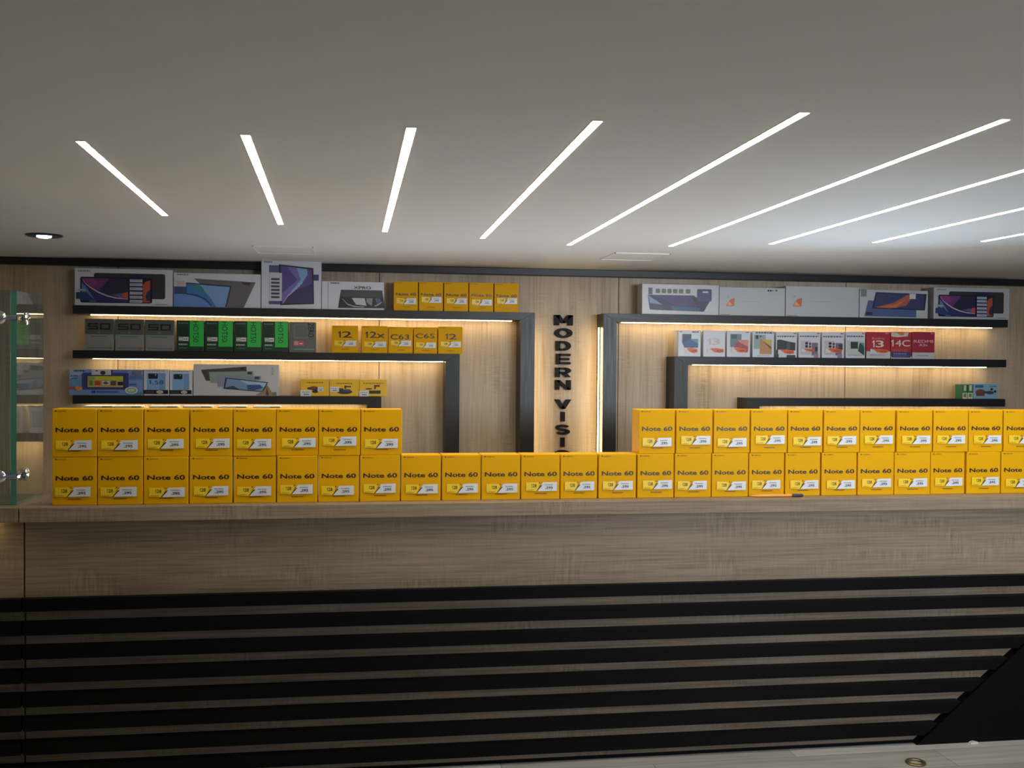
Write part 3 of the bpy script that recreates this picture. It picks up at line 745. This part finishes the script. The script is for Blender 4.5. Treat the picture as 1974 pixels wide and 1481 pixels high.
FAN = norm([('t', 'ATAB', 1008, 1118, 1026, 1195, '#5c6068', .0, True), ('p', [(330, 1150), (765, 1115), (770, 1170), (420, 1255), (378, 1255)], '#4a484c'), ('r', 705, 1124, 748, 1146, '#2c2a2e'),
            ('p', [(405, 1170), (830, 1158), (835, 1200), (480, 1275), (420, 1275)], '#8fa39c'), ('r', 775, 1166, 818, 1190, '#33383a'), ('p', [(480, 1205), (908, 1205), (905, 1245), (560, 1310), (490, 1310)], '#8d97aa'), ('r', 845, 1213, 890, 1236, '#353a44'),
            ('p', [(565, 1222), (975, 1265), (930, 1360), (545, 1330)], '#242c3e'), ('p', [(578, 1232), (962, 1272), (918, 1352), (560, 1322)], '#7d9cc6'), ('p', [(700, 1245), (962, 1272), (940, 1310), (780, 1290)], '#a9c4e4'), ('p', [(770, 1290), (900, 1290), (925, 1320), (830, 1348), (775, 1335)], '#3a558c'), ('p', [(562, 1318), (640, 1300), (700, 1335), (600, 1330)], '#34496e'),
            ('p', [(850, 1390), (930, 1350), (968, 1290), (1005, 1350), (1030, 1380), (1010, 1392)], '#a08a5c'), ('p', [(950, 1392), (965, 1310), (985, 1392)], '#5c4a34'), ('r', 1015, 1360, 1058, 1392, '#7a766c')], 258, 1096, 1078, 1398)
put('tablet_box', (372.5, 702.5, 537.5, 763), Z3L, .12, pm('pale_card', hexc('#c9ccd4'), .35), FAN, 'wide white box with fan of four tablets on lowest left shelf', 'tablet box', 'boxes on the lowest left shelf')
zlow = at(340, 783.2, YP).z - .165
t = thing('wall_shelf', 'black wall board hidden behind the left yellow stack, carrying white boxes', 'shelf', (0, 0, 0), 'black shelf frames on the oak wall')
mb = MB(); mb.box(at(140, 850, YS).x, YS, zlow - .05, at(600, 850, YS).x, YW, zlow, BLACK, .001); mb.build('board', t)
mb = MB(); mb.box(at(165, 850, YS).x, YW - .075, zlow - .053, at(590, 850, YS).x, YW - .055, zlow - .05, LEDM); mb.build('light_strip', t)
for i, (a, c) in enumerate(((162, 218), (219, 273.5), (287, 343), (352, 409), (419, 476), (487, 541))):
    xa, xc = at(a, 785, YP).x, at(c, 785, YP).x
    w = xc - xa - .002
    carton('phone_box', w, .165, .10, WHITE, [('r', .62, .955, .96, .985, '#3c3a3a'), ('r', .1, .2, .9, .8, '#b8bcc6')], ((xa + xc) / 2, YP, zlow + .0003),
           'white box barely peeping over the left yellow stack, %s from left' % ordn[i], 'phone box', 'white boxes behind the left yellow stack')
ear = [[('dash', 310, 210, 620, 230, '#8a6410', 8), ('e', 440, 330, 130, 30, '#4a3424'), ('e', 470, 385, 60, 34, '#26222a'), ('r', 395, 290, 480, 340, '#8a3a2c'), ('r', 480, 300, 520, 350, '#3a3434')],
       [('dash', 870, 225, 1170, 245, '#8a6410', 8), ('e', 1030, 395, 145, 45, '#2c2830'), ('r', 920, 330, 1005, 395, '#3c2c28'), ('r', 1025, 275, 1060, 340, '#2c2622'), ('r', 1060, 285, 1150, 310, '#3a2c24'), ('e', 1080, 370, 70, 25, '#454060')],
       [('dash', 1380, 225, 1780, 245, '#a07410', 10), ('r', 1495, 370, 1715, 432, '#2a2424'), ('e', 1490, 340, 70, 14, '#5a3c24'), ('r', 1590, 265, 1700, 300, '#6a2418'), ('r', 1590, 295, 1625, 345, '#7c2a1c')]]
eb = [(190, 150, 735, 478), (745, 150, 1300, 480), (1308, 158, 1835, 482)]
el = ['yellow earbuds box with two price labels, leftmost of three', 'yellow earbuds box with round dark case picture, middle of three', 'yellow earbuds box at shelf corner, rightmost of three']
es = [[(.0, .0, .38, .36), (.60, .28, .80, .54)], [(.01, .25, .32, .56)], [(.0, .0, .34, .34)]]
for i in range(3):
    x0, y0, x1, y1 = eb[i]
    rc = (560 + x0 / 9.87, 715 + y0 / 9.87, 560 + x1 / 9.87, 715 + y1 / 9.87)
    o, w, h = put('earbuds_box', rc, Z3L, .09, pm('bright_yellow_card', (.85, .52, .01), .4), norm(ear[i], x0, y0, x1, y1), el[i], 'earbuds box', 'earbuds boxes on the lowest left shelf')
    for q in es[i]:
        sticker(o, w, h, [('dash', .15, .58, .85, .70, '#8a9468', 4), ('dash', .3, .2, .8, .36, '#3a4058', 3)], *q, base='#dcdde0', lab='white price label')

# top right shelf
FOIL = norm([('r', 120, 105, 170, 190, '#4a4878'), ('p', [(110, 195), (700, 195), (780, 250), (905, 270), (830, 400), (140, 385)], '#25214a'), ('p', [(190, 195), (660, 195), (740, 340), (480, 330)], '#412d70'),
             ('p', [(115, 200), (300, 320), (140, 300)], '#7d9cc4'), ('p', [(400, 330), (780, 350), (770, 395), (420, 385)], '#2f5678'), ('p', [(140, 310), (320, 330), (300, 385), (145, 385)], '#31304c'),
             ('rr', 742, 112, 930, 268, '#43407c', .01), ('r', 810, 140, 885, 160, '#c8d0e4')] + [('rr', x, 118, x + 52, 172, '#6a705e', .004) for x in (215, 290, 362, 435, 510, 600)], 40, 55, 1025, 442)
o, w, h = put('tablet_box', (1237.5, 548.5, 1386, 607), Z1R, .12, pm('silver_card', hexc('#c6c8ce'), .3), FOIL, 'tablet box in crinkled shiny wrap with purple picture, left end of right shelf', 'tablet box', GT)
mb = MB(); mb.box(-w / 2 - .002, -.006, -.0002, w / 2 + .002, .121, h + .002, FILM, .003)
o2 = mb.build('plastic_wrap', o); o2['label'] = 'crinkled clear plastic wrap'
PLAIN = pm('plain_white_card', hexc('#c0c4cc'), .4)
def butterfly(a, c, d):
    return [('p', [(a, .33), (a + .125, .33), (a + .13, .62), (a + .06, .56)], '#d8713c'), ('p', [(a + .02, .36), (a + .1, .36), (a + .05, .5)], '#f0b080'), ('band', [(a + .01, .58), (a + .025, .68), (a + .045, .64)], .02, '#9aa0a0'),
            ('r', .33, .50, .62, .508, '#9a9ca2'), ('dash', .02, .02, .16, .045, '#7f8288', 6)] + ([('dash', .73, .87, .80, .93, '#2c2e38', 2), ('r', .80, .88, .81, .93, '#3a3c48'), ('r', .85, .88, .875, .93, '#3a3c48')] if d else [])
put('tablet_box', (1386.5, 554, 1513.5, 608.5), Z1R, .11, PLAIN, butterfly(.10, 0, True), 'plain white tablet box with orange picture, next to the shiny wrapped box', 'tablet box', GT)
put('tablet_box', (1514.5, 551.5, 1656, 610), Z1R, .12, PLAIN, butterfly(.09, 0, False), 'plain white tablet box with orange picture, middle of the top right shelf', 'tablet box', GT)
A4 = norm([('p', [(420, 180), (475, 180), (475, 250), (420, 250)], '#7d8a86'), ('p', [(490, 285), (950, 300), (948, 440), (455, 437)], '#4c6090'), ('r', 470, 395, 530, 425, '#242c48'), ('p', [(560, 205), (880, 212), (1045, 215), (1030, 372), (525, 362)], '#262a48'),
           ('p', [(575, 215), (1025, 225), (1015, 360), (545, 350)], '#39406e'), ('p', [(560, 350), (740, 300), (860, 225), (925, 225), (850, 330), (700, 358)], '#b55e4c'), ('p', [(560, 350), (740, 320), (840, 270), (760, 352)], '#d0724e'), ('r', 880, 215, 940, 265, '#d5d7dc')], 410, 182, 1060, 450)
put('tablet_box', (1657, 557, 1789, 611), Z1R, .11, PLAIN, A4, 'white tablet box with navy and orange tablet picture on the top right shelf', 'tablet box', GT)
put('tablet_box', (1800, 554.5, 1946, 615), Z1R, .12, pm('grey_white_card', hexc('#bfc4cc'), .3), A1, 'white tablet box with purple screen, rightmost on the top right shelf', 'tablet box', GT)

# middle right shelf: white and red phone boxes
def flame(bw=.0):
    return [('p', [(.0, .0), (.30, .0), (.42, .95), (.0, .9)], '#dcdce0'), ('p', [(.12, .85), (.5, 1.0), (.98, .75), (.98, .2), (.7, .0), (.4, .25)], '#e06a3a'), ('dash', .55, .3, .9, .55, '#a03c24', 4)]
def ph(x, lab, lays, st=None, mat=None, hh=(638, 688.5), dy=0):
    o, w, h = put('phone_box', (x[0], hh[0] + dy, x[1], hh[1] + dy), Z2R, .09, mat or WHITE, lays, lab, 'phone box', 'phone boxes on the middle right shelf')
    if st: sticker(o, w, h, st[4] if len(st) > 4 else flame(), *st[:4], lab='orange price sticker')
top = [('dash', .08, .93, .2, .965, '#3c4458', 2), ('dash', .62, .92, .92, .965, '#3c4458', 3)]
ph((1307, 1351), 'white phone box with dark blue phone picture, left end of middle right shelf', top + [('r', .18, .52, .58, .86, '#3f4a66'), ('p', [(.18, .52), (.48, .68), (.88, .68), (.88, .34), (.28, .34)], '#3c5f8c'), ('p', [(.48, .68), (.88, .68), (.88, .5)], '#5f98a8')], (.28, .13, .86, .34))
ph((1355.5, 1398.5), 'white phone box with pale outlined number and orange sticker', [('t', '13', .22, .46, .74, .70, '#b3c2cc', .0), ('t', '13', .24, .47, .76, .71, '#d8c0bc', -.005), ('rr', .16, .16, .94, .32, '#d2d2d2', .002)], (.18, .15, .94, .34), dy=.3)
ph((1401, 1446.5), 'white phone box with grey and pink phone picture, orange sticker', [('dash', .8, .93, .95, .965, '#3c4458', 2), ('r', .14, .38, .62, .88, '#6f8490'), ('r', .18, .70, .42, .86, '#4a5a68'), ('p', [(.46, .66), (.92, .66), (.92, .22), (.80, .26)], '#d88c80'), ('p', [(.46, .6), (.9, .40), (.88, .18), (.2, .2), (.3, .38)], '#a84c4c'), ('r', .18, .2, .5, .36, '#d4d0ce')], (.2, .17, .82, .36), dy=.6)
ph((1450.5, 1492.5), 'white phone box with green and orange phone picture', [('dash', .14, .91, .95, .965, '#3c4458', 6), ('r', .06, .32, .60, .86, '#94b0ac'), ('r', .14, .70, .26, .84, '#26303c'), ('e', .36, .80, .05, .03, '#3a4854'), ('r', .34, .12, .88, .68, '#c48c5c'), ('p', [(.42, .68), (.88, .68), (.88, .40)], '#c4b860'), ('p', [(.4, .66), (.86, .40), (.84, .32)], '#7c4c34'), ('dash', .2, .06, .74, .075, '#8a8c90', 7)], dy=.9)
note = [('dash', .84, .92, .95, .96, '#3c4458', 2), ('dash', .05, .80, .92, .85, '#5c6270', 7)]
ph((1496, 1536.5), 'white phone box with black phone picture and orange sticker', note + [('p', [(.04, .68), (.2, .70), (.62, .62), (.92, .58), (.92, .28), (.04, .28)], '#33343c'), ('r', .5, .32, .66, .58, '#54545c'), ('r', .0, .0, .12, .3, '#2c2c34'), ('r', .5, .0, .92, .1, '#3a3a44')], (.08, .13, .86, .32), dy=.9, hh=(640, 689.5))
cams = [('r', .1, .12, .56, .66, '#c6c0c8'), ('e', .36, .56, .07, .055, '#2c2c34'), ('e', .36, .44, .07, .055, '#2c2c34'), ('e', .52, .54, .05, .05, '#3c3c44'), ('e', .52, .43, .05, .05, '#3c3c44'), ('p', [(.6, .58), (.88, .58), (.88, .1), (.6, .1)], '#7c6c84'), ('r', .74, .25, .88, .42, '#3a3844'), ('r', .7, .0, .9, .16, '#a87c98')]
ph((1539.5, 1581.5), 'white phone box with lilac phone and twin cameras, fourth from red boxes', note + cams, (.12, .24, .72, .36), dy=1, hh=(640, 690))
ph((1584.5, 1627.5), 'white phone box with lilac phone and dark purple edge, third from red boxes', note + cams + [('p', [(.7, .5), (.92, .56), (.92, .3)], '#5c3444')], (.14, .2, .86, .38), dy=1.2, hh=(640, 690))
ph((1630.5, 1668), 'white phone box with dark green phone picture, touching the red boxes', note + [('r', .06, .12, .96, .66, '#c2ccc8'), ('r', .24, .36, .62, .62, '#26403c'), ('p', [(.7, .58), (.95, .58), (.95, .1), (.62, .28)], '#2c4c4c'), ('p', [(.74, .58), (.95, .58), (.95, .42)], '#5c9484'), ('dash', .1, .1, .9, .12, '#8a9490', 6)], dy=1.2, hh=(639, 690))
RED = pm('red_card', hexc('#b5303a'), .35)
ph((1670, 1716.5), 'red phone box printed 13 with orange sticker on its white foot', [('r', 0, 0, 1, .27, '#cfcdd0'), ('dash', .78, .93, .92, .965, '#e0b0b4', 2), ('t', 'Redmi', .24, .72, .74, .80, '#e0a8ac', .0), ('t', '13', .24, .42, .72, .68, '#f0dadc', .012), ('dash', .14, .12, .78, .14, '#8a6a70', 9)], (.15, .2, .9, .37), mat=RED, dy=1.2, hh=(639, 690))
ph((1717.5, 1757.5), 'red phone box printed 14C with navy label at its foot', [('p', [(0, .98), (.85, .98), (.8, .84), (.3, .80), (0, .83)], '#d8ced0'), ('p', [(.25, .98), (.65, .98), (.6, .88), (.4, .88)], '#d8843c'), ('t', '14C', .0, .46, .92, .70, '#ecd2d4', .01), ('p', [(.05, .36), (.8, .36), (.82, .26), (.1, .26)], '#c0484c'), ('r', 0, 0, 1, .09, '#cfcdd0')],
   (.02, .04, .94, .26, [('r', 0, 0, 1, 1, '#3c4270'), ('dash', .1, .55, .8, .75, '#8a94c4', 5), ('dash', .08, .2, .9, .35, '#6c74a8', 6)]), mat=RED, dy=1.4, hh=(639, 690.5))
ph((1758.5, 1802), 'deep red phone box, rightmost on the middle right shelf', [('r', 0, 0, 1, .235, '#c4c6cc'), ('t', 'REDMI', .06, .60, .92, .70, '#ecccd0', .0), ('t', 'A3x', .30, .47, .68, .57, '#ecccd0', .0), ('dash', .82, .93, .94, .965, '#d8a0a8', 2), ('dash', .2, .115, .72, .135, '#5c6068', 7)], mat=pm('crimson_card', hexc('#a82a44'), .35), dy=1, hh=(638.5, 690.5))

# lowest right shelf
spine = [('r', .0, .0, 1, .42, '#e0dcb0'), ('r', .25, .55, .8, .95, '#d8d8a8'), ('r', .2, .12, .8, .36, '#6a8a74'), ('r', .0, .43, 1, .47, '#1f5c4c')]
for i, (a, c) in enumerate(((1855.5, 1864.5), (1865.5, 1875.5))):
    put('accessory_box', (a, 741, c, 768.5), Z3R, .09, pm('teal_card', hexc('#2f7a68'), .4), spine, 'narrow teal and cream box on the lowest right shelf, %s' % ('left of the pair', 'touching the blue box')[i], 'box', 'small boxes on the lowest right shelf')
put('earbuds_box', (1876.5, 740, 1924, 769.5), Z3R, .09, pm('sky_card', hexc('#8fb6cf'), .4), norm([('r', 1510, 1100, 1590, 1125, '#3c6ca4'), ('dash', 1650, 1105, 1715, 1118, '#5a80a0', 4), ('e', 1560, 1170, 48, 30, '#7c4a42'), ('r', 1520, 1185, 1600, 1205, '#6a423c'), ('e', 1650, 1172, 40, 16, '#3c4c5c'), ('e', 1668, 1140, 12, 12, '#26303c'), ('e', 1700, 1160, 12, 12, '#26303c'), ('r', 1590, 1160, 1640, 1178, '#3c4450')], 1495, 1085, 1730, 1232),
    'light blue earbuds box standing on the lowest right shelf', 'earbuds box', 'small boxes on the lowest right shelf')

# ------------------------------------------------------------------ floor bits
p = atz(1765, 1472, 0)
mb = MB()
_n = 36
_v, _f = [], []
for i in range(_n):
    a = 2 * math.pi * i / _n
    for j in range(8):
        t_ = 2 * math.pi * j / 8
        r_ = .034 + .008 * math.cos(t_)
        _v.append((r_ * math.cos(a), r_ * math.sin(a), .005 + .005 * math.sin(t_)))
        _f.append((i * 8 + j, ((i + 1) % _n) * 8 + j, ((i + 1) % _n) * 8 + (j + 1) % 8, i * 8 + (j + 1) % 8))
mb.add(_v, _f, pm('brass', (.35, .27, .14), .35, .8))
tag(mb.build('floor_ring', loc=(p.x, p.y, .0), smooth=True), 'small dull brass ring set on the grey plank floor', 'ring')
p = atz(1873, 1431, 0)
mb = MB(); mb.prism([(-.02, 0), (.018, 0), (.022, .004), (.0, .009), (-.016, .005)], -.012, .012, pm('paper_scrap', (.7, .7, .68), .8))
tag(mb.build('paper_scrap', loc=(p.x, p.y - .01, 0)), 'tiny white paper scrap on the floor against the black panel', 'paper scrap')
